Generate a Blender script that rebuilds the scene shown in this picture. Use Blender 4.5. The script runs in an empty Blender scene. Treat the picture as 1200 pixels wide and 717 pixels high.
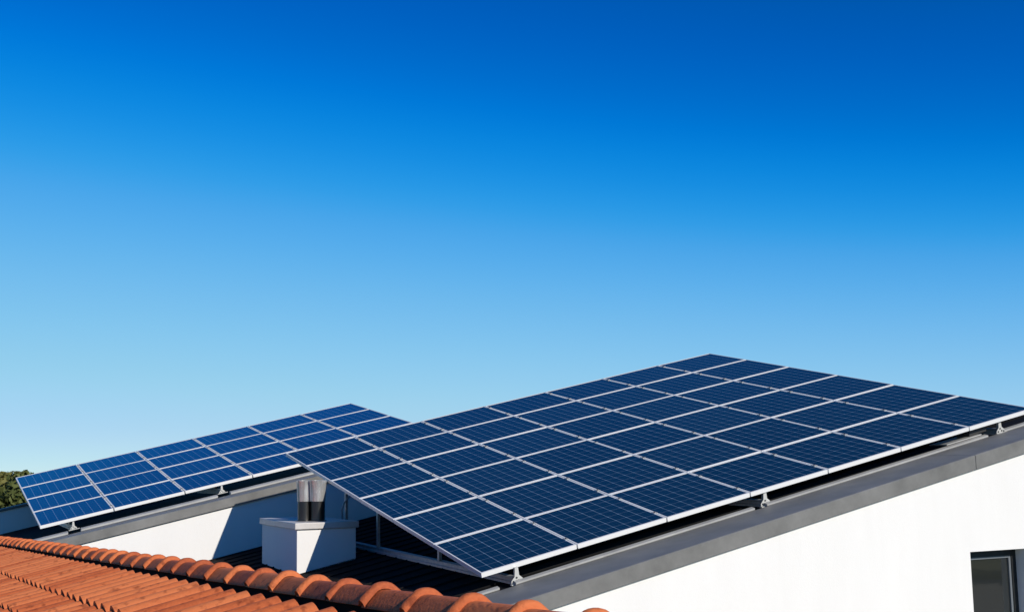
import bpy, bmesh, math, random
from mathutils import Vector, Matrix

random.seed(7)
sc = bpy.context.scene
COL = sc.collection
R = math.radians

# ------------------------------------------------------------------ camera, sky, sun, exposure
Z0 = 7.0                                   # eye height above the ground
CAM = Vector((0, 0, Z0))
cam_d = bpy.data.cameras.new("camera")
cam = bpy.data.objects.new("camera", cam_d)
COL.objects.link(cam)
MX = Matrix(((0.9998477, -0.0174524, 0.0),
             (0.0021874, 0.1253142, 0.9921147),
             (-0.0173148, -0.9919636, 0.1253332)))
cam.matrix_world = Matrix.Translation(CAM) @ (MX @ Matrix(((1, 0, 0), (0, -1, 0), (0, 0, -1)))).to_4x4()
cam_d.sensor_width = 36.0
cam_d.lens = 36.0 * 1450.6 / 1200.0
cam_d.clip_start = 0.05
cam_d.clip_end = 6000
sc.camera = cam

SUN_AZ, SUN_EL = R(137.0), R(28.0)
w = bpy.data.worlds.new("World")
sc.world = w
w.use_nodes = True
wn = w.node_tree
sky = wn.nodes.new("ShaderNodeTexSky")
sky.sky_type = 'NISHITA'
sky.sun_disc = False
sky.sun_elevation = SUN_EL
sky.sun_rotation = SUN_AZ
sky.altitude = 100
sky.air_density = 0.6
sky.dust_density = 0.0
sky.ozone_density = 3.0
# deep polarised blue of the photograph: one response curve per channel on the sky light
SKY_STRENGTH = 0.10
pre = wn.nodes.new("ShaderNodeVectorMath")
pre.operation = 'SCALE'
pre.inputs['Scale'].default_value = SKY_STRENGTH
cur = wn.nodes.new("ShaderNodeRGBCurve")
cur.mapping.extend = 'EXTRAPOLATED'
cur.mapping.use_clip = False
for ci, pts in enumerate((
        ((0, 0), (.112, 0), (.138, .012), (.178, .078), (.279, .205), (.434, .32), (.70, .44), (1, .60), (1.8, 1.7)),
        ((0, .03), (.11, .07), (.153, .10), (.184, .142), (.235, .25), (.319, .39), (.474, .53), (.658, .62), (1, .72), (1.8, 1.7)),
        ((0, 0), (.20, .26), (.285, .385), (.312, .46), (.366, .578), (.451, .74), (.571, .82), (.738, .85), (.855, .855), (1, .86), (1.8, 1.6)))):
    c = cur.mapping.curves[ci]
    c.points[0].location = pts[0]
    c.points[1].location = pts[-1]
    for q in pts[1:-1]:
        c.points.new(*q)
cur.mapping.update()
post = wn.nodes.new("ShaderNodeVectorMath")
post.operation = 'SCALE'
post.inputs['Scale'].default_value = 1.0 / SKY_STRENGTH
wn.links.new(sky.outputs[0], pre.inputs[0])
wn.links.new(pre.outputs[0], cur.inputs['Color'])
wn.links.new(cur.outputs[0], post.inputs[0])
bg = wn.nodes['Background']
wn.links.new(post.outputs[0], bg.inputs[0])
bg.inputs[1].default_value = SKY_STRENGTH

sun_d = bpy.data.lights.new("sun", 'SUN')
sun_d.energy = 4.5
sun_d.angle = R(0.5)
sun_d.color = (1.0, 0.93, 0.82)
sun = bpy.data.objects.new("sun", sun_d)
COL.objects.link(sun)
to_sun = Vector((math.sin(SUN_AZ) * math.cos(SUN_EL), math.cos(SUN_AZ) * math.cos(SUN_EL), math.sin(SUN_EL)))
sun.rotation_euler = to_sun.to_track_quat('Z', 'Y').to_euler()
sun.location = (10, -10, 30)

sc.view_settings.view_transform = 'Standard'
sc.view_settings.look = 'None'
sc.view_settings.gamma = 1
sc.view_settings.exposure = 0.0
sc.view_settings.use_curve_mapping = False

# ------------------------------------------------------------------ frames
O = Vector((-0.3761, 13.2031, -1.1449)) + CAM          # near low corner of the large array
U = Vector((0.8900, 0.4031, 0.2131)).normalized()      # up the roof slope, along the array
V = Vector((-0.4418, 0.8780, 0.1843)).normalized()     # across the array, away from the eaves wall
A = Vector((0.9109, 0.4125, 0.0)).normalized()
B = Vector((-A.y, A.x, 0))
SU = 0.21811


def BL(a, b, h):
    """house frame: a along the wall, b inwards, h above the roof slope"""
    return O + A * a + B * b + Vector((0, 0, h + SU * a))


def PT(u, v, n=0.0):
    return O + U * u + V * v + NRM * n


NRM = U.cross(V).normalized()
V = NRM.cross(U).normalized()


# ------------------------------------------------------------------ helpers
class MB:
    def __init__(self):
        self.v, self.f, self.m = [], [], []

    def face(self, pts, mi=0):
        n = len(self.v)
        self.v += [Vector(p) for p in pts]
        self.f.append(list(range(n, n + len(pts))))
        self.m.append(mi)

    def hexa(self, p, mi=0):
        """p: 8 corners, bottom ring 0-3 then top ring 4-7"""
        n = len(self.v)
        self.v += [Vector(q) for q in p]
        for q in ((3, 2, 1, 0), (4, 5, 6, 7), (0, 1, 5, 4), (1, 2, 6, 5), (2, 3, 7, 6), (3, 0, 4, 7)):
            self.f.append([n + i for i in q])
            self.m.append(mi)

    def box(self, fr, x0, x1, y0, y1, z0, z1, mi=0):
        c = [(x0, y0), (x1, y0), (x1, y1), (x0, y1)]
        self.hexa([fr(x, y, z0) for x, y in c] + [fr(x, y, z1) for x, y in c], mi)

    def prism(self, ring0, ring1, mi=0, caps=True):
        n = len(self.v)
        k = len(ring0)
        self.v += [Vector(q) for q in ring0] + [Vector(q) for q in ring1]
        for i in range(k):
            j = (i + 1) % k
            self.f.append([n + i, n + j, n + k + j, n + k + i])
            self.m.append(mi)
        if caps:
            self.f.append([n + i for i in reversed(range(k))])
            self.m.append(mi)
            self.f.append([n + k + i for i in range(k)])
            self.m.append(mi)

    def lathe(self, c, prof, seg=24, mi=0, axis=None, capends=True):
        c = Vector(c)
        n = len(self.v)
        ax = Vector(axis).normalized() if axis is not None else Vector((0, 0, 1))
        e1 = ax.orthogonal().normalized()
        e2 = ax.cross(e1)
        for r, z in prof:
            for i in range(seg):
                t = 2 * math.pi * i / seg
                self.v.append(c + ax * z + (e1 * math.cos(t) + e2 * math.sin(t)) * r)
        for j in range(len(prof) - 1):
            for i in range(seg):
                i2 = (i + 1) % seg
                self.f.append([n + j * seg + i, n + j * seg + i2, n + (j + 1) * seg + i2, n + (j + 1) * seg + i])
                self.m.append(mi)
        if capends:
            self.f.append([n + i for i in reversed(range(seg))])
            self.m.append(mi)
            self.f.append([n + (len(prof) - 1) * seg + i for i in range(seg)])
            self.m.append(mi)

    def tube(self, pts, r, seg=10, mi=0):
        pts = [Vector(p) for p in pts]
        n = len(self.v)
        ref = None
        for i, p in enumerate(pts):
            d = (pts[min(i + 1, len(pts) - 1)] - pts[max(i - 1, 0)]).normalized()
            if ref is None:
                ref = d.orthogonal().normalized()
            e1 = (ref - d * ref.dot(d)).normalized()
            e2 = d.cross(e1)
            rr = r[i] if isinstance(r, (list, tuple)) else r
            for k in range(seg):
                t = 2 * math.pi * k / seg
                self.v.append(p + (e1 * math.cos(t) + e2 * math.sin(t)) * rr)
        for i in range(len(pts) - 1):
            for k in range(seg):
                k2 = (k + 1) % seg
                self.f.append([n + i * seg + k, n + i * seg + k2, n + (i + 1) * seg + k2, n + (i + 1) * seg + k])
                self.m.append(mi)
        self.f.append([n + k for k in reversed(range(seg))])
        self.m.append(mi)
        self.f.append([n + (len(pts) - 1) * seg + k for k in range(seg)])
        self.m.append(mi)

    def mesh(self, name, mats, smooth=False, bevel=0.0):
        me = bpy.data.meshes.new(name)
        me.from_pydata([tuple(x) for x in self.v], [], self.f)
        for m in (mats if isinstance(mats, (list, tuple)) else [mats]):
            me.materials.append(m)
        me.polygons.foreach_set('material_index', self.m)
        bm = bmesh.new()
        bm.from_mesh(me)
        bmesh.ops.recalc_face_normals(bm, faces=bm.faces)
        if bevel:
            es = [e for e in bm.edges if len(e.link_faces) == 2 and e.calc_face_angle(0) > 0.6]
            bmesh.ops.bevel(bm, geom=es, offset=bevel, segments=2, affect='EDGES', profile=0.5)
        bm.to_mesh(me)
        bm.free()
        if smooth:
            me.shade_smooth()
            if smooth is not True:
                me.set_sharp_from_angle(angle=R(smooth))
        return me

    def build(self, name, mats, parent=None, smooth=False, bevel=0.0):
        me = self.mesh(name, mats, smooth, bevel)
        o = bpy.data.objects.new(name, me)
        COL.objects.link(o)
        if parent is not None:
            attach(o, parent)
        return o


def attach(o, parent):
    """parent, keeping the mesh where its world coordinates put it"""
    o.parent = parent
    inv = Matrix.Identity(4)
    p = parent
    while p is not None:
        inv = inv @ (p.matrix_basis.inverted() if p.parent is None else Matrix.Identity(4))
        p = p.parent
    if parent.parent is None:
        o.matrix_parent_inverse = parent.matrix_basis.inverted()


def tag(o, label, cat, group=None, kind=None):
    if label:
        o['label'] = label
    if cat:
        o['category'] = cat
    if group:
        o['group'] = group
    if kind:
        o['kind'] = kind
    return o


def thing(name, loc, label, cat, group=None, mat=None):
    o = bpy.data.objects.new(name, None)
    COL.objects.link(o)
    o.empty_display_size = 0.2
    o.matrix_basis = mat if mat is not None else Matrix.Translation(Vector(loc))
    return tag(o, label, cat, group)


# ------------------------------------------------------------------ materials
def mat(name, col=(0.5, 0.5, 0.5), rough=0.6, metal=0.0, spec=0.5):
    m = bpy.data.materials.new(name)
    m.use_nodes = True
    p = m.node_tree.nodes['Principled BSDF']
    p.inputs['Base Color'].default_value = (*col, 1)
    p.inputs['Roughness'].default_value = rough
    p.inputs['Metallic'].default_value = metal
    p.inputs['Specular IOR Level'].default_value = spec
    return m, m.node_tree, p


def mottle(m, nt, p, col, amount=0.25, scale=4.0, col2=None, bump=0.0, bscale=40.0, stretch=None, rough=None, coord='Object'):
    """noise-driven colour wear plus a fine bump"""
    tc = nt.nodes.new('ShaderNodeTexCoord')
    mp = nt.nodes.new('ShaderNodeMapping')
    nt.links.new(tc.outputs[coord], mp.inputs[0])
    if stretch:
        mp.inputs['Scale'].default_value = stretch
    n = nt.nodes.new('ShaderNodeTexNoise')
    n.inputs['Scale'].default_value = scale
    n.inputs['Detail'].default_value = 6
    n.inputs['Roughness'].default_value = 0.65
    nt.links.new(mp.outputs[0], n.inputs['Vector'])
    r = nt.nodes.new('ShaderNodeValToRGB')
    c2 = col2 if col2 else tuple(c * (1 - amount) for c in col)
    r.color_ramp.elements[0].position = 0.3
    r.color_ramp.elements[1].position = 0.7
    r.color_ramp.elements[0].color = (*c2, 1)
    r.color_ramp.elements[1].color = (*col, 1)
    nt.links.new(n.outputs['Fac'], r.inputs[0])
    nt.links.new(r.outputs[0], p.inputs['Base Color'])
    if rough:
        mr = nt.nodes.new('ShaderNodeMapRange')
        mr.inputs['To Min'].default_value, mr.inputs['To Max'].default_value = rough
        nt.links.new(n.outputs['Fac'], mr.inputs['Value'])
        nt.links.new(mr.outputs[0], p.inputs['Roughness'])
    if bump:
        n2 = nt.nodes.new('ShaderNodeTexNoise')
        n2.inputs['Scale'].default_value = bscale
        n2.inputs['Detail'].default_value = 4
        nt.links.new(mp.outputs[0], n2.inputs['Vector'])
        b = nt.nodes.new('ShaderNodeBump')
        b.inputs['Strength'].default_value = bump
        b.inputs['Distance'].default_value = 0.01
        nt.links.new(n2.outputs['Fac'], b.inputs['Height'])
        nt.links.new(b.outputs[0], p.inputs['Normal'])
    return r


m, nt, p = mat('white_render', (0.8, 0.8, 0.78), 0.9, spec=0.2)
mottle(m, nt, p, (0.785, 0.773, 0.752), scale=0.9, col2=(0.745, 0.732, 0.71), bump=0.3, bscale=120, stretch=(1.6, 1.6, 0.35))
M_WALL = m
m, nt, p = mat('coping_metal', (0.17, 0.175, 0.175), 0.5, 0.0, 0.25)
mottle(m, nt, p, (0.205, 0.204, 0.197), scale=2.2, col2=(0.125, 0.125, 0.12), rough=(0.42, 0.6), stretch=(1, 1, 1))
M_COPE = m
m, nt, p = mat('upstand_metal', (0.36, 0.36, 0.35), 0.5, 0.1)
mottle(m, nt, p, (0.40, 0.40, 0.385), scale=3, col2=(0.29, 0.29, 0.28))
M_LIP = m
m, nt, p = mat('dark_sheet_roof', (0.012, 0.013, 0.016), 0.8, 0.0, 0.05)
mottle(m, nt, p, (0.014, 0.014, 0.015), scale=1.2, col2=(0.008, 0.008, 0.009))
M_ROOF = m
m, nt, p = mat('aluminium_frame', (0.80, 0.80, 0.79), 0.45, 0.15)
M_ALU = m
m, nt, p = mat('galvanised_steel', (0.4, 0.41, 0.42), 0.5, 0.5)
mottle(m, nt, p, (0.5, 0.5, 0.5), scale=14, col2=(0.33, 0.34, 0.35))
M_GALV = m
m, nt, p = mat('bracket_metal', (0.45, 0.45, 0.43), 0.5, 0.2)
M_BRK = m
m, nt, p = mat('dark_bolt', (0.03, 0.03, 0.03), 0.5, 0.3)
M_BOLT = m
m, nt, p = mat('polished_flue_steel', (0.7, 0.69, 0.68), 0.25, 0.6)
mottle(m, nt, p, (0.80, 0.80, 0.79), scale=3, col2=(0.5, 0.5, 0.495), stretch=(9, 9, 0.6), rough=(0.18, 0.36))
M_FLUE = m
m, nt, p = mat('shade_dark_flue_steel', (0.09, 0.087, 0.085), 0.3, 0.9)  # flue steel coloured dark, painting in the shade on its lower half
M_FLUE_SHADE = m
m, nt, p = mat('chimney_cap_metal', (0.4, 0.38, 0.37), 0.5, 0.1)
mottle(m, nt, p, (0.60, 0.575, 0.555), scale=5, col2=(0.47, 0.45, 0.43))
M_CAP = m
m, nt, p = mat('black_window_frame', (0.012, 0.013, 0.014), 0.4)
M_WFR = m
m, nt, p = mat('grey_window_bead', (0.16, 0.18, 0.2), 0.4, 0.2)
M_BEAD = m
m, nt, p = mat('window_glass', (0.022, 0.024, 0.022), 0.02, 0.0, 0.5)
p.inputs['IOR'].default_value = 2.1
M_GLASS = m
m, nt, p = mat('grey_cable', (0.4, 0.42, 0.45), 0.5)
M_CABLE = m
m, nt, p = mat('gap_shade_black', (0.012, 0.009, 0.008), 0.95, spec=0.1)  # near-black colour standing in for shade in the gap under the ridge
M_GAP = m
m, nt, p = mat('lawn', (0.05, 0.07, 0.025), 0.95, spec=0.1)
mottle(m, nt, p, (0.075, 0.085, 0.03), scale=0.15, col2=(0.03, 0.05, 0.015), bump=0.6, bscale=20)
M_GRASS = m
m, nt, p = mat('bark', (0.06, 0.045, 0.03), 0.95, spec=0.1)
mottle(m, nt, p, (0.07, 0.052, 0.036), scale=6, col2=(0.03, 0.022, 0.016), bump=0.6, bscale=18)
M_BARK = m


def leaf_mat(name, c1, c2):
    m, nt, p = mat(name, c1, 0.7, spec=0.2)
    at = nt.nodes.new('ShaderNodeAttribute')
    at.attribute_name = 'leaf_tint'
    r = nt.nodes.new('ShaderNodeValToRGB')
    r.color_ramp.elements[0].color = (*c1, 1)
    r.color_ramp.elements[1].color = (*c2, 1)
    nt.links.new(at.outputs['Fac'], r.inputs[0])
    nt.links.new(r.outputs[0], p.inputs['Base Color'])
    tr = nt.nodes.new('ShaderNodeBsdfTranslucent')
    nt.links.new(r.outputs[0], tr.inputs[0])
    mx = nt.nodes.new('ShaderNodeMixShader')
    mx.inputs[0].default_value = 0.25
    out = nt.nodes['Material Output']
    nt.links.new(p.outputs[0], mx.inputs[1])
    nt.links.new(tr.outputs[0], mx.inputs[2])
    nt.links.new(mx.outputs[0], out.inputs[0])
    return m


M_LEAF = [leaf_mat('leaves_olive', (0.085, 0.085, 0.024), (0.22, 0.205, 0.06)),
          leaf_mat('leaves_green', (0.06, 0.08, 0.022), (0.17, 0.185, 0.055)),
          leaf_mat('leaves_rusty', (0.08, 0.06, 0.02), (0.22, 0.16, 0.05))]


def clay_mat(name, c1, c2, c3, bump):
    m, nt, p = mat(name, c1, 0.8, spec=0.3)
    N = nt.nodes.new
    L = nt.links.new
    tc = N('ShaderNodeTexCoord')
    n = N('ShaderNodeTexNoise')
    n.inputs['Scale'].default_value = 5
    n.inputs['Detail'].default_value = 8
    n.inputs['Roughness'].default_value = 0.7
    L(tc.outputs['Object'], n.inputs['Vector'])
    n3 = N('ShaderNodeTexNoise')
    n3.inputs['Scale'].default_value = 60
    n3.inputs['Detail'].default_value = 4
    L(tc.outputs['Object'], n3.inputs['Vector'])
    at = N('ShaderNodeAttribute')
    at.attribute_name = 'tile_tint'
    ad = N('ShaderNodeMath')
    ad.operation = 'ADD'
    mu = N('ShaderNodeMath')
    mu.operation = 'MULTIPLY'
    mu.inputs[1].default_value = 0.48
    L(at.outputs['Fac'], mu.inputs[0])
    mu2 = N('ShaderNodeMath')
    mu2.operation = 'MULTIPLY_ADD'
    mu2.inputs[1].default_value = 0.28
    L(n3.outputs['Fac'], mu2.inputs[0])
    L(mu.outputs[0], mu2.inputs[2])
    mu3 = N('ShaderNodeMath')
    mu3.operation = 'MULTIPLY_ADD'
    mu3.inputs[1].default_value = 0.5
    L(n.outputs['Fac'], mu3.inputs[0])
    L(mu2.outputs[0], mu3.inputs[2])
    r = N('ShaderNodeValToRGB')
    e = r.color_ramp.elements
    e[0].position, e[1].position = 0.3, 0.75
    e[0].color, e[1].color = (*c2, 1), (*c3, 1)
    k = e.new(0.52)
    k.color = (*c1, 1)
    L(mu3.outputs[0], r.inputs[0])
    # sparse dark lichen specks
    n4 = N('ShaderNodeTexNoise')
    n4.inputs['Scale'].default_value = 22
    n4.inputs['Detail'].default_value = 5
    L(tc.outputs['Object'], n4.inputs['Vector'])
    r4 = N('ShaderNodeValToRGB')
    r4.color_ramp.elements[0].position = 0.56
    r4.color_ramp.elements[1].position = 0.70
    r4.color_ramp.elements[0].color = (0, 0, 0, 1)
    r4.color_ramp.elements[1].color = (1, 1, 1, 1)
    L(n4.outputs['Fac'], r4.inputs[0])
    mx = N('ShaderNodeMixRGB')
    mx.blend_type = 'MULTIPLY'
    mx.inputs[2].default_value = (0.55, 0.5, 0.5, 1)
    L(r4.outputs[0], mx.inputs[0])
    L(r.outputs[0], mx.inputs[1])
    L(mx.outputs[0], p.inputs['Base Color'])
    b = N('ShaderNodeBump')
    b.inputs['Strength'].default_value = bump
    b.inputs['Distance'].default_value = 0.004
    L(n3.outputs['Fac'], b.inputs['Height'])
    L(b.outputs[0], p.inputs['Normal'])
    return m


M_TILE = clay_mat('clay_roof_tile', (0.52, 0.124, 0.038), (0.35, 0.072, 0.023), (0.60, 0.17, 0.058), 0.45)
M_RIDGE = clay_mat('clay_ridge_tile', (0.46, 0.11, 0.036), (0.26, 0.055, 0.024), (0.57, 0.155, 0.052), 0.9)


def panel_mat(name, nx, ny, cell, cell2, line):
    m, nt, p = mat(name, cell, 0.07, 0.0, 0.38)
    N = nt.nodes.new
    L = nt.links.new
    tc = N('ShaderNodeTexCoord')
    sp = N('ShaderNodeSeparateXYZ')
    L(tc.outputs['Generated'], sp.inputs[0])

    def edge(sock, n, wid):
        a = N('ShaderNodeMath'); a.operation = 'MULTIPLY'; a.inputs[1].default_value = n
        L(sock, a.inputs[0])
        f = N('ShaderNodeMath'); f.operation = 'FRACT'
        L(a.outputs[0], f.inputs[0])
        s = N('ShaderNodeMath'); s.operation = 'SUBTRACT'; s.inputs[1].default_value = 0.5
        L(f.outputs[0], s.inputs[0])
        ab = N('ShaderNodeMath'); ab.operation = 'ABSOLUTE'
        L(s.outputs[0], ab.inputs[0])
        g = N('ShaderNodeMath'); g.operation = 'GREATER_THAN'; g.inputs[1].default_value = 0.5 - wid
        L(ab.outputs[0], g.inputs[0])
        return g.outputs[0], ab.outputs[0]

    ex, ax_ = edge(sp.outputs[0], nx, 0.026)
    ey0, ay_ = edge(sp.outputs[1], ny, 0.020)
    eym = N('ShaderNodeMath'); eym.operation = 'MULTIPLY'; eym.inputs[1].default_value = 0.6
    L(ey0, eym.inputs[0])
    ey = eym.outputs[0]
    mxn = N('ShaderNodeMath'); mxn.operation = 'MAXIMUM'
    L(ex, mxn.inputs[0]); L(ey, mxn.inputs[1])
    bus, _ = edge(sp.outputs[0], nx * 3, 0.03)
    bm_ = N('ShaderNodeMath'); bm_.operation = 'MULTIPLY'; bm_.inputs[1].default_value = 0.2
    L(bus, bm_.inputs[0])
    mx2 = N('ShaderNodeMath'); mx2.operation = 'MAXIMUM'
    L(mxn.outputs[0], mx2.inputs[0]); L(bm_.outputs[0], mx2.inputs[1])
    cs = N('ShaderNodeMath'); cs.operation = 'ADD'
    L(ax_, cs.inputs[0]); L(ay_, cs.inputs[1])
    cg = N('ShaderNodeMath'); cg.operation = 'GREATER_THAN'; cg.inputs[1].default_value = 0.90
    L(cs.outputs[0], cg.inputs[0])
    mx3 = N('ShaderNodeMath'); mx3.operation = 'MAXIMUM'
    L(mx2.outputs[0], mx3.inputs[0]); L(cg.outputs[0], mx3.inputs[1])
    mx2 = mx3
    vo = N('ShaderNodeTexVoronoi'); vo.inputs['Scale'].default_value = 60
    L(tc.outputs['Object'], vo.inputs['Vector'])
    oi = N('ShaderNodeObjectInfo')
    c = N('ShaderNodeMixRGB')
    c.inputs[1].default_value = (*cell, 1); c.inputs[2].default_value = (*cell2, 1)
    k = N('ShaderNodeMath'); k.operation = 'MULTIPLY_ADD'; k.inputs[1].default_value = 0.5
    sx = N('ShaderNodeSeparateXYZ'); L(vo.outputs['Color'], sx.inputs[0])
    k2 = N('ShaderNodeMath'); k2.operation = 'MULTIPLY'; k2.inputs[1].default_value = 0.5
    L(oi.outputs['Random'], k2.inputs[0])
    L(sx.outputs[0], k.inputs[0]); L(k2.outputs[0], k.inputs[2])
    L(k.outputs[0], c.inputs[0])
    q = N('ShaderNodeMixRGB'); q.inputs[2].default_value = (*line, 1)
    L(mx2.outputs[0], q.inputs[0]); L(c.outputs[0], q.inputs[1])
    L(q.outputs[0], p.inputs['Base Color'])
    # thin dust film makes the glass a little uneven
    n = N('ShaderNodeTexNoise'); n.inputs['Scale'].default_value = 3; n.inputs['Detail'].default_value = 5
    L(tc.outputs['Object'], n.inputs['Vector'])
    mr = N('ShaderNodeMapRange'); mr.inputs['To Min'].default_value = 0.05; mr.inputs['To Max'].default_value = 0.16
    L(n.outputs['Fac'], mr.inputs['Value']); L(mr.outputs[0], p.inputs['Roughness'])
    return m


M_CELL = panel_mat('solar_cells', 8, 7, (0.003, 0.013, 0.028), (0.007, 0.026, 0.052), (0.15, 0.21, 0.28))

# ------------------------------------------------------------------ ground
g = MB()
NG = 24
S = 2500.0
for i in range(NG):
    for j in range(NG):
        x0, x1 = -S + 2 * S * i / NG, -S + 2 * S * (i + 1) / NG
        y0, y1 = -S + 2 * S * j / NG, -S + 2 * S * (j + 1) / NG
        g.face([(x0, y0, 0), (x1, y0, 0), (x1, y1, 0), (x0, y1, 0)])
tag(g.build('ground', M_GRASS), None, None, kind='structure')


m, nt, p = mat('asphalt', (0.05, 0.052, 0.056), 0.9)
mottle(m, nt, p, (0.075, 0.078, 0.084), scale=0.8, col2=(0.045, 0.047, 0.05), bump=0.3, bscale=60)
M_ROAD = m
rdm = MB()
rdir, rnv, rc = Vector((0.348, 0.936, 0)), Vector((0.936, -0.348, 0)), Vector((54, -3, 0.004))
rdm.face([rc - rdir * 220 - rnv * 8, rc - rdir * 220 + rnv * 8, rc + rdir * 220 + rnv * 8, rc + rdir * 220 - rnv * 8])
tag(rdm.build('road', M_ROAD), None, None, kind='structure')


# ------------------------------------------------------------------ main house
def dr(a):                       # the eaves wall runs a touch skew to the array
    return 0.028 * a


AL, AR = -3.0, 9.3
BW = 8.72                        # where the raised wing starts
hroof = lambda b: -0.235 + 0.016 * b
house = thing('white_house', BL(3, 2, 0) * 1.0, 'white rendered house with dark sheet roof carrying the large solar array', 'house')
house.matrix_basis = Matrix.Translation(Vector((BL(3, 2, 0).x, BL(3, 2, 0).y, 0)))

WB = -0.90
WT = -0.378                      # wall top under the fascia
# window opening in the eaves wall (world heights)
WA0, WA1 = 6.02, 6.945
WZT, WZB = Z0 - 1.150, Z0 - 2.45
REC = 0.17


def wallpt(a, z, d=0.0):
    q = BL(a, WB + dr(a) + d, 0)
    return Vector((q.x, q.y, z))


def walltop(a):
    return BL(a, 0, WT).z


wl = MB()
a_s = [AL, WA0, WA1, AR]
TH = 0.30
for (a0, a1) in ((AL, WA0), (WA1, AR)):
    wl.hexa([wallpt(a0, 0), wallpt(a1, 0), wallpt(a1, 0, TH), wallpt(a0, 0, TH),
             wallpt(a0, walltop(a0)), wallpt(a1, walltop(a1)), wallpt(a1, walltop(a1), TH), wallpt(a0, walltop(a0), TH)])
a0, a1 = WA0, WA1
wl.hexa([wallpt(a0, WZT), wallpt(a1, WZT), wallpt(a1, WZT, TH), wallpt(a0, WZT, TH),
         wallpt(a0, walltop(a0)), wallpt(a1, walltop(a1)), wallpt(a1, walltop(a1), TH), wallpt(a0, walltop(a0), TH)])
wl.hexa([wallpt(a0, 0), wallpt(a1, 0), wallpt(a1, 0, TH), wallpt(a0, 0, TH),
         wallpt(a0, WZB), wallpt(a1, WZB), wallpt(a1, WZB, TH), wallpt(a0, WZB, TH)])


def gwall(mb, a0, a1, b0, b1, h):
    """wall body from the ground up to roof height h"""
    t = [BL(a, b, h) for a, b in ((a0, b0), (a1, b0), (a1, b1), (a0, b1))]
    mb.hexa([Vector((q.x, q.y, 0)) for q in t] + t)


gwall(wl, AL, AL + 0.3, WB + TH + dr(AL) + 0.01, BW, -0.3)
gwall(wl, AR - 0.3, AR, WB + TH + dr(AR) + 0.01, BW, -0.3)
wl.build('wall', M_WALL, house)

# dark sheet roof with standing seams running up the slope
rf = MB()
r0 = -0.28
rf.hexa([BL(AL, r0, -0.42), BL(AR, r0, -0.42), BL(AR, BW - .003, -0.24), BL(AL, BW - .003, -0.24),
         BL(AL, r0, hroof(r0)), BL(AR, r0, hroof(r0)), BL(AR, BW - .003, hroof(BW)), BL(AL, BW - .003, hroof(BW))])
roof = rf.build('roof', M_ROOF, house)
sm = MB()
b = 0.35
while b < BW - 0.1:
    h = hroof(b)
    sm.box(BL, AL, AR, b, b + 0.022, h + 0.0, h + 0.016)
    b += 0.43
o = sm.build('standing_seam', M_ROOF, roof)
o['kind'] = 'stuff'
sm = None

# sheet-metal coping in two lengths with a joint
def coping_ring(a, b_off, top, wid, fas, thick=0.012):
    d = b_off
    pr = [(-wid, top - fas), (-wid, top - 0.012), (-wid + 0.012, top), (0, top), (0, top - 0.05), (-wid + 0.034, top - 0.055), (-wid + 0.034, top - fas)]
    return [BL(a, d + x, z) for x, z in pr]


for (a0, a1) in ((AL, 6.160), (6.169, AR)):
    c = MB()
    c.prism(coping_ring(a0, -0.14 + dr(a0), -0.205, 0.80, 0.172), coping_ring(a1, -0.14 + dr(a1), -0.205, 0.80, 0.172))
    c.build('coping', M_COPE, house)
# inner upstand strips, stopping short at every bracket
for (a0, a1) in ((AL, 0.17), (0.36, 3.46), (3.64, 7.22), (7.50, AR)):
    c = MB()
    ring = lambda a: [BL(a, dr(a) * 0.8 + x, z) for x, z in ((-0.105, -0.203), (-0.105, -0.188), (-0.098, -0.182), (-0.045, -0.170), (-0.037, -0.174), (-0.037, -0.26))]
    c.prism(ring(a0), ring(a1))
    c.build('upstand', M_LIP, house)

# window
win = MB()
fr = lambda x, z, d: wallpt(x, z, d)


def wbox(mb, x0, x1, z0, z1, d0, d1):
    mb.hexa([fr(x0, z0, d0), fr(x1, z0, d0), fr(x1, z0, d1), fr(x0, z0, d1), fr(x0, z1, d0), fr(x1, z1, d0), fr(x1, z1, d1), fr(x0, z1, d1)])


x0, x1, z0, z1 = WA0 - 0.12, WA1 - 0.002, WZB + 0.002, WZT - 0.002
x0 = WA0 + 0.002
d0, d1 = REC, REC + 0.07
fw = 0.075
XR = WA1 - 0.002                         # right end of the frame, then a rendered jamb
wbox(win, x0, x0 + 0.05, z0, z1, d0, d1)
wbox(win, XR - fw, XR, z0, z1, d0, d1)
wbox(win, x0 + 0.05, XR - fw, z1 - 0.085, z1, d0, d1)
wbox(win, x0 + 0.05, XR - fw, z0, z0 + 0.09, d0, d1)
window = bpy.data.objects.new('window', win.mesh('window', M_WFR))
COL.objects.link(window)
attach(window, house)


def sub(mb, name, mt, parent, **k):
    o = mb.build(name, mt, None, **k)
    o.parent = parent
    return o


bd = MB()
gx0, gx1, gz0, gz1 = x0 + 0.05, XR - fw, z0 + 0.09, z1 - 0.085
wbox(bd, gx0, gx1, gz1 - 0.028, gz1, d0 + 0.012, d0 + 0.05)
wbox(bd, gx1 - 0.035, gx1, gz0, gz1 - 0.028, d0 + 0.012, d0 + 0.05)
wbox(bd, gx0, gx1 - 0.035, gz0, gz0 + 0.028, d0 + 0.012, d0 + 0.05)
sub(bd, 'glazing_bead', M_BEAD, window)
gl = MB()
wbox(gl, gx0, gx1 - 0.035, gz0 + 0.028, gz1 - 0.028, d0 + 0.032, d0 + 0.044)
sub(gl, 'pane', M_GLASS, window)
wbk = MB()
wbox(wbk, WA0 - 0.2, WA1 + 0.2, WZB - 0.2, WZT + 0.2, TH + 0.6, TH + 0.62)
sub(wbk, 'window_backing', M_WFR, window)  # plain dark sheet set back behind the pane

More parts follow.
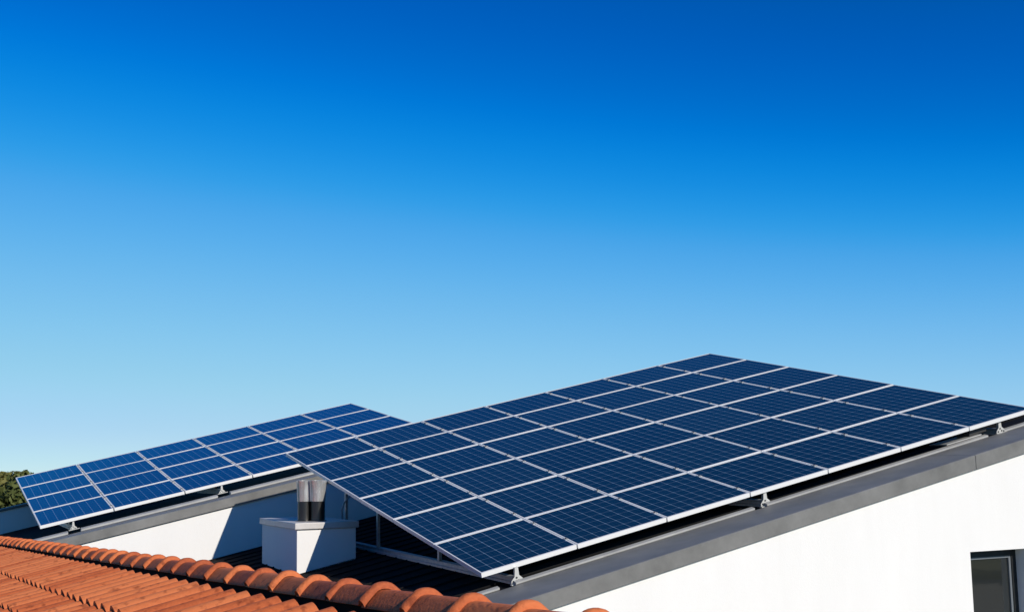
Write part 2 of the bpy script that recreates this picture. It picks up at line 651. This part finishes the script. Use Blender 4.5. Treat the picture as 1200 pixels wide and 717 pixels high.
# ------------------------------------------------------------------ raised wing behind
O2 = Vector((-7.8003, 20.5324, -0.8981)) + CAM
V2 = Vector((-0.4375, 0.8866, 0.1503)).normalized()
N2 = U.cross(V2).normalized()
V2 = N2.cross(U).normalized()
H2 = 0.837                       # coping height of the wing
WL, WR = -6.2, 4.6
WE = 15.25
wing = thing('raised_house_wing', (0, 0, 0), 'raised white wing with grey coping and dark roof behind the chimney', 'house wing')
q = BL(0, 12, 0)
wing.matrix_basis = Matrix.Translation(Vector((q.x, q.y, 0)))
wb = MB()
gwall(wb, WL, WR, BW, BW + 0.3, H2 - 0.135)
gwall(wb, WL, WL + 0.3, BW + 0.3, WE, H2 - 0.135)
gwall(wb, WR - 0.3, WR, BW + 0.3, WE, H2 - 0.135)
wb.build('wall', M_WALL, wing)
rr = MB()
rr.box(BL, WL + 0.3, WR - 0.3, BW + 0.55, WE, H2 - 0.3, H2 - 0.05)
rr.build('roof', M_ROOF, wing)
c = MB()
cr = lambda a: [BL(a, BW + x, H2 + z) for x, z in ((-0.05, -0.15), (-0.05, -0.012), (-0.038, 0), (0.62, 0), (0.62, -0.06), (-0.015, -0.06), (-0.015, -0.15))]
c.prism(cr(WL), cr(WR))
c.build('coping', M_COPE, wing)
for (a0, a1) in ((WL, -3.32), (-3.12, -0.92), (-0.70, 1.55), (1.75, WR)):
    c = MB()
    ring = lambda a: [BL(a, BW + x, H2 + z) for x, z in ((0.63, 0.004), (0.63, 0.030), (0.645, 0.04), (0.76, 0.052), (0.77, 0.044), (0.77, -0.06))]
    c.prism(ring(a0), ring(a1))
    c.build('upstand', M_LIP, wing)

par = thing('parapet_wall', BL(-3, WE, 0), 'shaded pale parapet wall behind the smaller solar array at far left', 'parapet')
pw = MB()
gwall(pw, WL - 1.5, -1.0, WE + 0.004, WE + 0.3, H2 + 0.40)
pw.build('wall', M_WALL, par)
pc = MB()
pc.box(BL, WL - 1.52, -0.98, WE - 0.03, WE + 0.34, H2 + 0.403, H2 + 0.455)
pc.build('coping', M_COPE, par, bevel=0.006)

# ------------------------------------------------------------------ chimney
ch = thing('chimney', BL(-0.35, 5.6, -0.2), 'squat white chimney box with metal cap and two steel flues', 'chimney')
CA0, CA1, CB0, CB1 = -0.76, 0.075, 4.65, 6.72
ZC = Z0 - 0.768


def LV(a, b, z):
    q = BL(a, b, 0)
    return Vector((q.x, q.y, z))


cm = MB()
zb = BL(CA0, CB0, -0.35).z
cm.box(LV, CA0, CA1, CB0, CB1, zb, ZC - 0.088)
cm.build('chimney_body', M_WALL, ch, bevel=0.006)
cm = MB()
cm.box(LV, CA0 - 0.035, CA1 + 0.035, CB0 - 0.035, CB1 + 0.035, ZC - 0.086, ZC)
cm.build('chimney_cap', M_CAP, ch, bevel=0.008)
for (fa, fb) in ((-0.35, 5.08), (-0.50, 5.22)):
    f = MB()
    c0 = LV(fa, fb, ZC)
    f.lathe(c0, [(0.125, 0.001), (0.125, 0.012), (0.098, 0.016), (0.100, 0.28)], 32)
    flue = f.build('flue', M_FLUE_SHADE, ch, smooth=35)
    k = MB()
    k.lathe(c0, [(0.106, 0.275), (0.108, 0.29), (0.112, 0.42), (0.122, 0.535), (0.128, 0.556), (0.130, 0.566), (0.124, 0.566), (0.108, 0.44), (0.09, 0.40)], 32)
    sub(k, 'cowl', M_FLUE, flue, smooth=35)
cb = MB()
cb.tube([LV(0.42, 6.35, ZC - 0.20), LV(0.36, 6.28, ZC - 0.02), LV(0.33, 6.2, ZC + 0.10), LV(0.36, 6.15, ZC + 0.22), LV(0.44, 6.1, ZC + 0.32), LV(0.56, 6.05, ZC + 0.36)], 0.014, 8)
tag(cb.build('cable', M_CABLE, None, smooth=True), 'pale grey cable looping up under the large array behind the chimney', 'cable')

# ------------------------------------------------------------------ solar panels
WP = 1.169
ROWS = [0.0, 1.2949, 2.588, 3.842, 5.0648, 6.2367, 7.3598]
ORD = ['first', 'second', 'third', 'fourth', 'fifth', 'sixth', 'seventh']


def make_panel(w, d, gx, gy, bu, bv, first):
    """panel with its origin at the low left corner; returns root"""
    root = bpy.data.objects.new('solar_panel', None)
    COL.objects.link(root)
    root.empty_display_size = 0.2
    fm = MB()
    I = lambda x, y, z: Vector((x, y, z))
    X0, X1, Y0, Y1 = gx / 2, w - gx / 2, gy / 2, d - gy / 2
    H = 0.05
    fm.box(I, X0, X1, Y0, Y0 + bu, -H, 0)
    fm.box(I, X0, X1, Y1 - bu, Y1, -H, 0)
    fm.box(I, X0, X0 + bv, Y0 + bu, Y1 - bu, -H, 0)
    fm.box(I, X1 - bv, X1, Y0 + bu, Y1 - bu, -H, 0)
    sub(fm, 'frame', M_ALU, root)
    gm = MB()
    gm.box(I, X0 + bv, X1 - bv, Y0 + bu, Y1 - bu, -0.012, -0.004)
    sub(gm, 'cell_glass', M_CELL, root)
    return root


def copy_tree(o, parent=None):
    c = o.copy()
    COL.objects.link(c)
    if parent is not None:
        c.parent = parent
    for chd in list(o.children):
        copy_tree(chd, c)
    return c


def frame_mat(org, x, y, z):
    return Matrix(((x.x, y.x, z.x, org.x), (x.y, y.y, z.y, org.y), (x.z, y.z, z.z, org.z), (0, 0, 0, 1)))


def rowname(j, n):
    return 'front row' if j == 0 else ('top row' if j == n - 1 else ORD[j] + ' row up')


def colname(i, n):
    return 'leftmost' if i == 0 else ('rightmost' if i == n - 1 else ORD[i] + ' from left')


def settle(m):
    """no panel is bolted down perfectly flat"""
    return m @ Matrix.Rotation(random.uniform(-0.0022, 0.0022), 4, 'X') @ Matrix.Rotation(random.uniform(-0.0022, 0.0022), 4, 'Y')


for j in range(6):
    d = ROWS[j + 1] - ROWS[j]
    proto = make_panel(WP, d, 0.018, 0.012, 0.023, 0.015, j == 0)
    for i in range(7):
        o = proto if i == 0 else copy_tree(proto)
        o.matrix_basis = settle(frame_mat(PT(i * WP, ROWS[j]), U, V, NRM))
        tag(o, 'dark blue solar panel of the large near array, %s, %s' % (rowname(j, 6), colname(i, 7)), 'solar panel', 'solar panels of the large near array')

W2, D2 = 1.19238, 1.28003
proto = None
for j in range(4):
    for i in range(6):
        if proto is None:
            proto = make_panel(W2, D2, 0.020, 0.012, 0.026, 0.020, True)
            o = proto
        else:
            o = copy_tree(proto)
        o.matrix_basis = settle(frame_mat(O2 + U * (i * W2) + V2 * (j * D2), U, V2, N2))
        tag(o, 'blue solar panel of the smaller far array at left, %s, %s' % (rowname(j, 4), colname(i, 6)), 'solar panel', 'solar panels of the smaller far array')


# mounting rails in the gaps between columns, with clamps
def rails(org, u, v, n, w, cols, rows, name_label, grp):
    for i in range(1, cols):
        root = thing('mounting_rail', (0, 0, 0), name_label % ORD[i - 1], 'mounting rail', grp,
                     mat=frame_mat(org + u * (i * w), u, v, n))
        I = lambda x, y, z: Vector((x, y, z))
        rm = MB()
        rm.box(I, -0.022, 0.022, 0.16, rows[-1] - 0.02, -0.094, -0.052)
        sub(rm, 'rail', M_ALU, root)
        for j in range(len(rows) - 1):
            d = rows[j + 1] - rows[j]
            for t in (0.2, 0.8):
                y = rows[j] + d * t
                cm = MB()
                cm.box(I, -0.021, 0.021, y - 0.035, y + 0.035, 0.001, 0.006)
                cm.lathe((0, y, 0.006), [(0.009, 0), (0.009, 0.007)], 8, mi=1)
                cm.box(I, -0.006, 0.006, y - 0.03, y + 0.03, -0.052, 0.001)
                sub(cm, 'clamp', [M_BRK, M_BOLT], root)


rails(O, U, V, NRM, WP, 7, ROWS, 'aluminium mounting rail with clamps in the %s gap from the left of the large array', 'mounting rails of the large array')
rails(O2, U, V2, N2, W2, 6, [D2 * k for k in range(5)], 'aluminium mounting rail with clamps in the %s gap from the left of the smaller array', 'mounting rails of the smaller array')


# triangular support frames
def under(org, n, a, b):
    """height h (house frame) of the panel underside at a, b"""
    p0 = BL(a, b, 0)
    t = (org - p0).dot(n) / n.z
    return t


def support(a, b_end, hb, slope, org, n, legs, label, grp, k=1.0):
    """base rail on the roof, sloping rail under the panels, legs between and a bracket at the eaves"""
    bf = legs[0]
    root = thing('support_frame', BL(a, bf, hb), label, 'support frame', grp)
    hbase = lambda b: hb + slope * (b - bf)
    wdt = 0.05
    m1 = MB()
    ring = lambda b: [BL(a + x, b, hbase(b) + z) for x, z in ((-wdt / 2, 0.004), (wdt / 2, 0.004), (wdt / 2, 0.030), (wdt / 2 - .008, 0.036), (wdt / 2 - .008, 0.066), (wdt / 2, 0.072), (wdt / 2, 0.082), (-wdt / 2, 0.082), (-wdt / 2, 0.072), (-wdt / 2 + .008, 0.066), (-wdt / 2 + .008, 0.036), (-wdt / 2, 0.030))]
    m1.prism(ring(bf - 0.05), ring(b_end))
    m1.build('base_rail', M_GALV, root)
    m2 = MB()
    top = lambda b: under(org, n, a, b) - 0.155
    ring2 = lambda b: [BL(a + x, b, top(b) + z) for x, z in ((-0.02, -0.05), (0.02, -0.05), (0.02, 0), (-0.02, 0))]
    m2.prism(ring2(bf + 0.35), ring2(b_end - 0.02))
    m2.build('sloping_rail', M_GALV, root)
    for b in legs[1:]:
        lg = MB()
        lg.box(BL, a - 0.018, a + 0.018, b - 0.03, b + 0.03, hbase(b) + 0.084, top(b) - 0.052)
        lg.build('leg', M_GALV, root)
    # eaves bracket: plate, gusset and upright
    ft = MB()
    h0 = hbase(bf) + 0.02
    hu = under(org, n, a, bf + 0.02) - 0.053
    ft.box(BL, a - 0.07, a + 0.10, bf - 0.105, bf - 0.06, h0 - 0.012, h0 - 0.002)
    gus = [(-0.06, 0.0), (0.085, 0.0), (0.085, 0.022), (0.03, 0.075), (0.018, hu - h0), (-0.018, hu - h0), (-0.022, 0.07), (-0.06, 0.03)]
    gus = [(x * k, max(z, 0) if z > 0.1 else max(z, 0) * k) for x, z in gus]
    ft.prism([BL(a + x, bf - 0.075, h0 + z) for x, z in gus], [BL(a + x, bf - 0.069, h0 + z) for x, z in gus])
    ft.prism([BL(a + x, bf - 0.069, h0 + 0.05) for x in (-0.016 * k, 0.016 * k)] + [BL(a + x, bf - 0.03, h0 + 0.05) for x in (0.016 * k, -0.016 * k)],
             [BL(a + x, bf - 0.069, hu) for x in (-0.016 * k, 0.016 * k)] + [BL(a + x, bf - 0.03, hu) for x in (0.016 * k, -0.016 * k)])
    for (x, z) in ((-0.035, 0.022), (0.025, 0.024), (0.0, 0.055), (0.06, 0.015)):
        ft.lathe(BL(a + x * k, bf - 0.0755, h0 + z * k), [(0.010 * k, 0), (0.010 * k, 0.008)], 8, mi=1, axis=-B)
    ft.build('foot', [M_BRK, M_BOLT], root)
    return root


grp = 'triangular support frames of the large array'
support(0.40, 6.9, -0.222, 0.013, O, NRM, [0.05, 2.25, 4.65, 6.2], 'grey triangular support frame with legs open to view under the large array, beside chimney', grp)
support(3.66, 6.9, -0.222, 0.013, O, NRM, [0.12, 2.25, 4.65, 6.2], 'grey support frame under the large array, middle bracket on the long grey coping', grp)
support(7.44, 6.9, -0.222, 0.013, O, NRM, [0.14, 2.25, 4.65, 6.2], 'grey support frame under the right tip of the large array, above the window', grp)
grp = 'triangular support frames of the smaller array'
support(-3.22, 14.4, H2 + 0.03, -0.004, O2, N2, [9.72, 11.4, 13.9], 'grey support frame with leg visible under the left end of the smaller array', grp, 0.7)
support(-0.80, 14.4, H2 + 0.03, -0.004, O2, N2, [9.72, 11.4, 13.9], 'grey support frame whose bracket stands mid coping before the smaller array', grp, 0.7)

# junction tray and box under the right tip of the large array
jb = thing('junction_box', BL(7.25, 0.35, -0.15), 'dark junction box on a pale tray under the right tip of large array', 'junction box')
k = MB()
k.box(BL, 6.55, 7.15, 0.10, 0.42, -0.165, -0.150)
k.build('tray', M_LIP, jb, bevel=0.004)
k = MB()
k.box(BL, 7.00, 7.30, 0.16, 0.40, -0.149, -0.075)
k.build('box', M_BOLT, jb, bevel=0.008)

# ------------------------------------------------------------------ tiled house in front
RP0 = Vector((-2.576, 8.42, -0.544)) + CAM          # top of a ridge collar, far end of the measured run
raz = R(-28.563)
DROP = 0.0287
RD = Vector((-math.sin(raz), -math.cos(raz), DROP)).normalized()     # along the ridge, towards the camera
DN0 = Vector((-math.cos(raz), math.sin(raz), 0))                      # horizontally down the visible slope
PIT = R(16.5)
DN = (DN0 * math.cos(PIT) - Vector((0, 0, math.sin(PIT)))).normalized()
RN = RD.cross(DN)
RN = RN if RN.z > 0 else -RN
RN.normalize()
APEX = 0.118

tile_house = thing('tiled_house', Vector((0, 4, 0)), 'house with red clay tile roof and ridge in the foreground', 'house')
T0, T1 = -9.0, 8.2
ROLL = 0.218
GAUGE = 0.285
FIRST = 0.55


def RS(t, s, z):
    return RP0 + RD * t + Vector((0, 0, -APEX)) + DN * s + RN * z


def prof(x):
    f = x - math.floor(x)
    # broad rounded roll with a narrow valley, leaning a little
    f = f ** 1.7
    return 0.068 * (math.sin(math.pi * f) ** 0.66)


def tiles(sign):
    nv = []
    fs = []
    tint = []
    ncol = int((T1 - T0) / ROLL)
    K = 12
    ds = 0.0
    courses = [(0.125, FIRST)] + [(FIRST + GAUGE * k, FIRST + GAUGE * (k + 1)) for k in range(7)]
    for ci, (s0, s1) in enumerate(courses):
        top = s0 if ci == 0 else s0 - 0.07
        rowz = [(top, 0.0), ((top + s1) / 2, 0.5), (s1 - 0.01, 0.97), (s1, 1.0), (s1, -1), (s1 - 0.05, -1)]
        for c in range(ncol):
            rnd = random.random()
            dz = random.uniform(-0.003, 0.003)
            dsl = random.uniform(-0.006, 0.006)
            base = len(nv)
            for (s, k) in rowz:
                for q in range(K + 1):
                    x = q / K
                    t = T0 + (c + x) * ROLL
                    pz = prof(x * 0.9999)
                    if k >= 0:
                        z = pz + 0.030 * k + dz
                    else:
                        z = pz * 0.96 + 0.030 + dz - 0.016
                    se = s + (dsl if s >= s1 - 0.06 else 0)
                    if sign > 0:
                        nv.append(RS(t, se, z))
                    else:
                        a = RS(t, se, z)
                        off = (a - (RP0 + RD * t)).dot(DN0)
                        nv.append(a - DN0 * 2 * off)
            for r_ in range(len(rowz) - 1):
                for q in range(K):
                    i0 = base + r_ * (K + 1) + q
                    fs.append((i0, i0 + 1, i0 + K + 2, i0 + K + 1))
                    tint.append(rnd)
    me = bpy.data.meshes.new('roof')
    me.from_pydata([tuple(v) for v in nv], [], fs)
    me.materials.append(M_TILE)
    at = me.attributes.new('tile_tint', 'FLOAT', 'FACE')
    at.data.foreach_set('value', tint)
    bm = bmesh.new(); bm.from_mesh(me)
    bmesh.ops.recalc_face_normals(bm, faces=bm.faces)
    bm.to_mesh(me); bm.free()
    me.shade_smooth()
    me.set_sharp_from_angle(angle=R(40))
    return me


for sgn in (1, -1):
    o = bpy.data.objects.new('roof', tiles(sgn))
    COL.objects.link(o)
    attach(o, tile_house)
# black strip colouring in ridge gap shade, and the deck under the tiles
k = MB()
ring = lambda t: [RP0 + RD * t + DN0 * x + Vector((0, 0, z)) for x, z in ((-2.85, -0.95), (0, -0.106), (2.85, -0.95), (2.85, -1.05), (-2.85, -1.05))]
k.prism(ring(T0), ring(T1))
k.build('roof_deck', M_GAP, tile_house)
k = MB()
ring = lambda t: [RP0 + RD * t + DN0 * x + Vector((0, 0, z)) for x, z in ((-0.07, -0.16), (-0.04, -0.070), (0.0, -0.045), (0.04, -0.070), (0.07, -0.16))]
k.prism(ring(T0), ring(T1))
k.build('ridge_gap_shade', M_GAP, tile_house)
k = MB()
for sgn in (1,):
    e0, e1 = RP0 + RD * (T0 + 0.2), RP0 + RD * (T1 - 0.2)
    pts = [e0 + DN0 * 2.5, e1 + DN0 * 2.5, e1 - DN0 * 2.5, e0 - DN0 * 2.5]
    k.hexa([Vector((p_.x, p_.y, 0)) for p_ in pts] + [Vector((p_.x, p_.y, RP0.z - 1.3)) for p_ in pts])
k.build('wall', M_WALL, tile_house)


# ridge tiles: a shallow half-round with a thick collar at the near end
def ridge_tile(t0, step, rnd):
    L = step + 0.05
    # half section from the crown down: (sideways, drop)
    sec = [(0.0, 0.0), (0.014, 0.0012), (0.026, 0.005), (0.036, 0.012), (0.050, 0.025), (0.066, 0.041), (0.077, 0.053), (0.080, 0.061)]
    sec = [(-x, z) for x, z in reversed(sec[1:])] + sec
    K = len(sec) - 1
    # (distance along, swell over the section)
    pr = [(0.0, -0.004), (0.10, -0.003), (L - 0.070, 0.0), (L - 0.056, 0.0015), (L - 0.046, 0.007), (L - 0.037, 0.0165), (L - 0.026, 0.0205), (L - 0.012, 0.0195), (L - 0.003, 0.0145), (L, 0.009), (L, -0.004)]
    jit = [random.uniform(-0.003, 0.003) for _ in range(3)]
    nv, fs = [], []
    for (x, sw) in pr:
        for q, (sx, sz) in enumerate(sec):
            k_ = sw / 0.080
            nv.append(RP0 + RD * (t0 + x + jit[0]) + DN0 * (sx * (1 + k_ * 0.55) + jit[1]) + Vector((0, 0, -0.0215 - sz + sw + jit[2])))
    for i in range(len(pr) - 1):
        for q in range(K):
            i0 = i * (K + 1) + q
            fs.append((i0, i0 + 1, i0 + K + 2, i0 + K + 1))
    me = bpy.data.meshes.new('ridge_tile')
    me.from_pydata([tuple(v) for v in nv], [], fs)
    me.materials.append(M_RIDGE)
    at = me.attributes.new('tile_tint', 'FLOAT', 'FACE')
    at.data.foreach_set('value', [rnd] * len(fs))
    bm = bmesh.new(); bm.from_mesh(me)
    bmesh.ops.recalc_face_normals(bm, faces=bm.faces)
    # make sure the shell faces out
    up = sum((f.normal.z for f in bm.faces))
    if up < 0:
        bmesh.ops.reverse_faces(bm, faces=bm.faces)
    # real thickness
    bmesh.ops.solidify(bm, geom=bm.faces[:], thickness=0.012)
    bm.to_mesh(me); bm.free()
    me.shade_smooth()
    me.set_sharp_from_angle(angle=R(48))
    o = bpy.data.objects.new('ridge_tile', me)
    COL.objects.link(o)
    attach(o, tile_house)


STEP = 0.36
kk = int((T0) / STEP)
t = kk * STEP - STEP + 0.03
while t < T1 - STEP:
    ridge_tile(t, STEP, random.random())
    t += STEP


# ------------------------------------------------------------------ trees beyond the parapet
def tree(x, y, height, rad, seed, lm, label, grp='trees beyond the parapet'):
    rnd = random.Random(seed)
    root = thing('tree', (x, y, 0), label, 'tree', grp)
    tr = MB()
    th = height * 0.55
    tr.tube([(x, y, -0.1), (x + 0.1, y, th * 0.4), (x - 0.08, y + 0.1, th * 0.8), (x, y, height * 0.85)], [0.26, 0.2, 0.14, 0.04], 10)
    cl = []
    for k in range(9):
        a = rnd.uniform(0, 6.28)
        z0 = th * rnd.uniform(0.45, 1.0)
        rr_ = rad * rnd.uniform(0.5, 0.9)
        e = Vector((x + math.cos(a) * rr_, y + math.sin(a) * rr_, min(height - 0.5, z0 + rnd.uniform(0.6, 2.2))))
        tr.tube([(x, y, z0), (x + math.cos(a) * rr_ * 0.5, y + math.sin(a) * rr_ * 0.5, z0 + 0.4), e], [0.09, 0.06, 0.02], 7)
        cl.append((e, rad * rnd.uniform(0.32, 0.5)))
    for k in range(10):
        a = rnd.uniform(0, 6.28)
        rr_ = rad * math.sqrt(rnd.random()) * 0.8
        z = height * rnd.uniform(0.45, 0.93)
        cl.append((Vector((x + math.cos(a) * rr_, y + math.sin(a) * rr_, z)), rad * rnd.uniform(0.28, 0.45)))
    cl.append((Vector((x, y, height - rad * 0.35)), rad * 0.36))
    tr.build('trunk', M_BARK, root, smooth=True)
    nv, fs, tint = [], [], []
    for (c, r_) in cl:
        base = rnd.random()
        for k in range(420):
            d = Vector((rnd.gauss(0, 1), rnd.gauss(0, 1), rnd.gauss(0, 0.8))).normalized()
            p = c + d * r_ * (rnd.random() ** 0.35) * rnd.uniform(0.8, 1.12)
            if p.z > height:
                p.z = height - rnd.random() * 0.3
            n = (d + Vector((rnd.uniform(-1, 1), rnd.uniform(-1, 1), rnd.uniform(-.6, 1.2))) * 0.9).normalized()
            e1 = n.orthogonal().normalized()
            e2 = n.cross(e1)
            an = rnd.uniform(0, 6.28)
            f1 = e1 * math.cos(an) + e2 * math.sin(an)
            f2 = n.cross(f1)
            l = rnd.uniform(0.10, 0.2)
            i0 = len(nv)
            nv += [p - f1 * l, p + f2 * l * 0.5, p + f1 * l, p - f2 * l * 0.5]
            fs.append((i0, i0 + 1, i0 + 2, i0 + 3))
            tint.append(min(1, max(0, base * 0.6 + rnd.random() * 0.4)))
    me = bpy.data.meshes.new('crown')
    me.from_pydata([tuple(v) for v in nv], [], fs)
    me.materials.append(lm)
    at = me.attributes.new('leaf_tint', 'FLOAT', 'FACE')
    at.data.foreach_set('value', tint)
    o = bpy.data.objects.new('crown', me)
    COL.objects.link(o)
    attach(o, root)


tree(-26.3, 60.0, 6.95, 2.6, 3, M_LEAF[0], 'olive green tree at the left edge above the parapet')
tree(-22.9, 58.0, 7.05, 2.3, 5, M_LEAF[1], 'green tree whose crown tops out beside the smaller array corner')
tree(-24.3, 52.0, 6.0, 2.2, 8, M_LEAF[2], 'lower rusty green tree just above the shaded parapet')
tree(-19.5, 57.0, 6.7, 2.2, 11, M_LEAF[1], 'tree mostly hidden behind the left end of the smaller array')

for (x, y, hgt, rad, sd, lm) in ((68, -14, 7.0, 4.0, 21, 1), (70.5, -7.5, 8.0, 4.2, 22, 0), (73, -1.0, 7.4, 4.0, 23, 2), (75.5, 5.5, 7.8, 4.2, 24, 1), (65.5, -20.5, 7.6, 4.0, 25, 0)):
    tree(x, y, hgt, rad, sd, M_LEAF[lm], 'leafy tree across the road mirrored in the window glass', 'trees across the road')
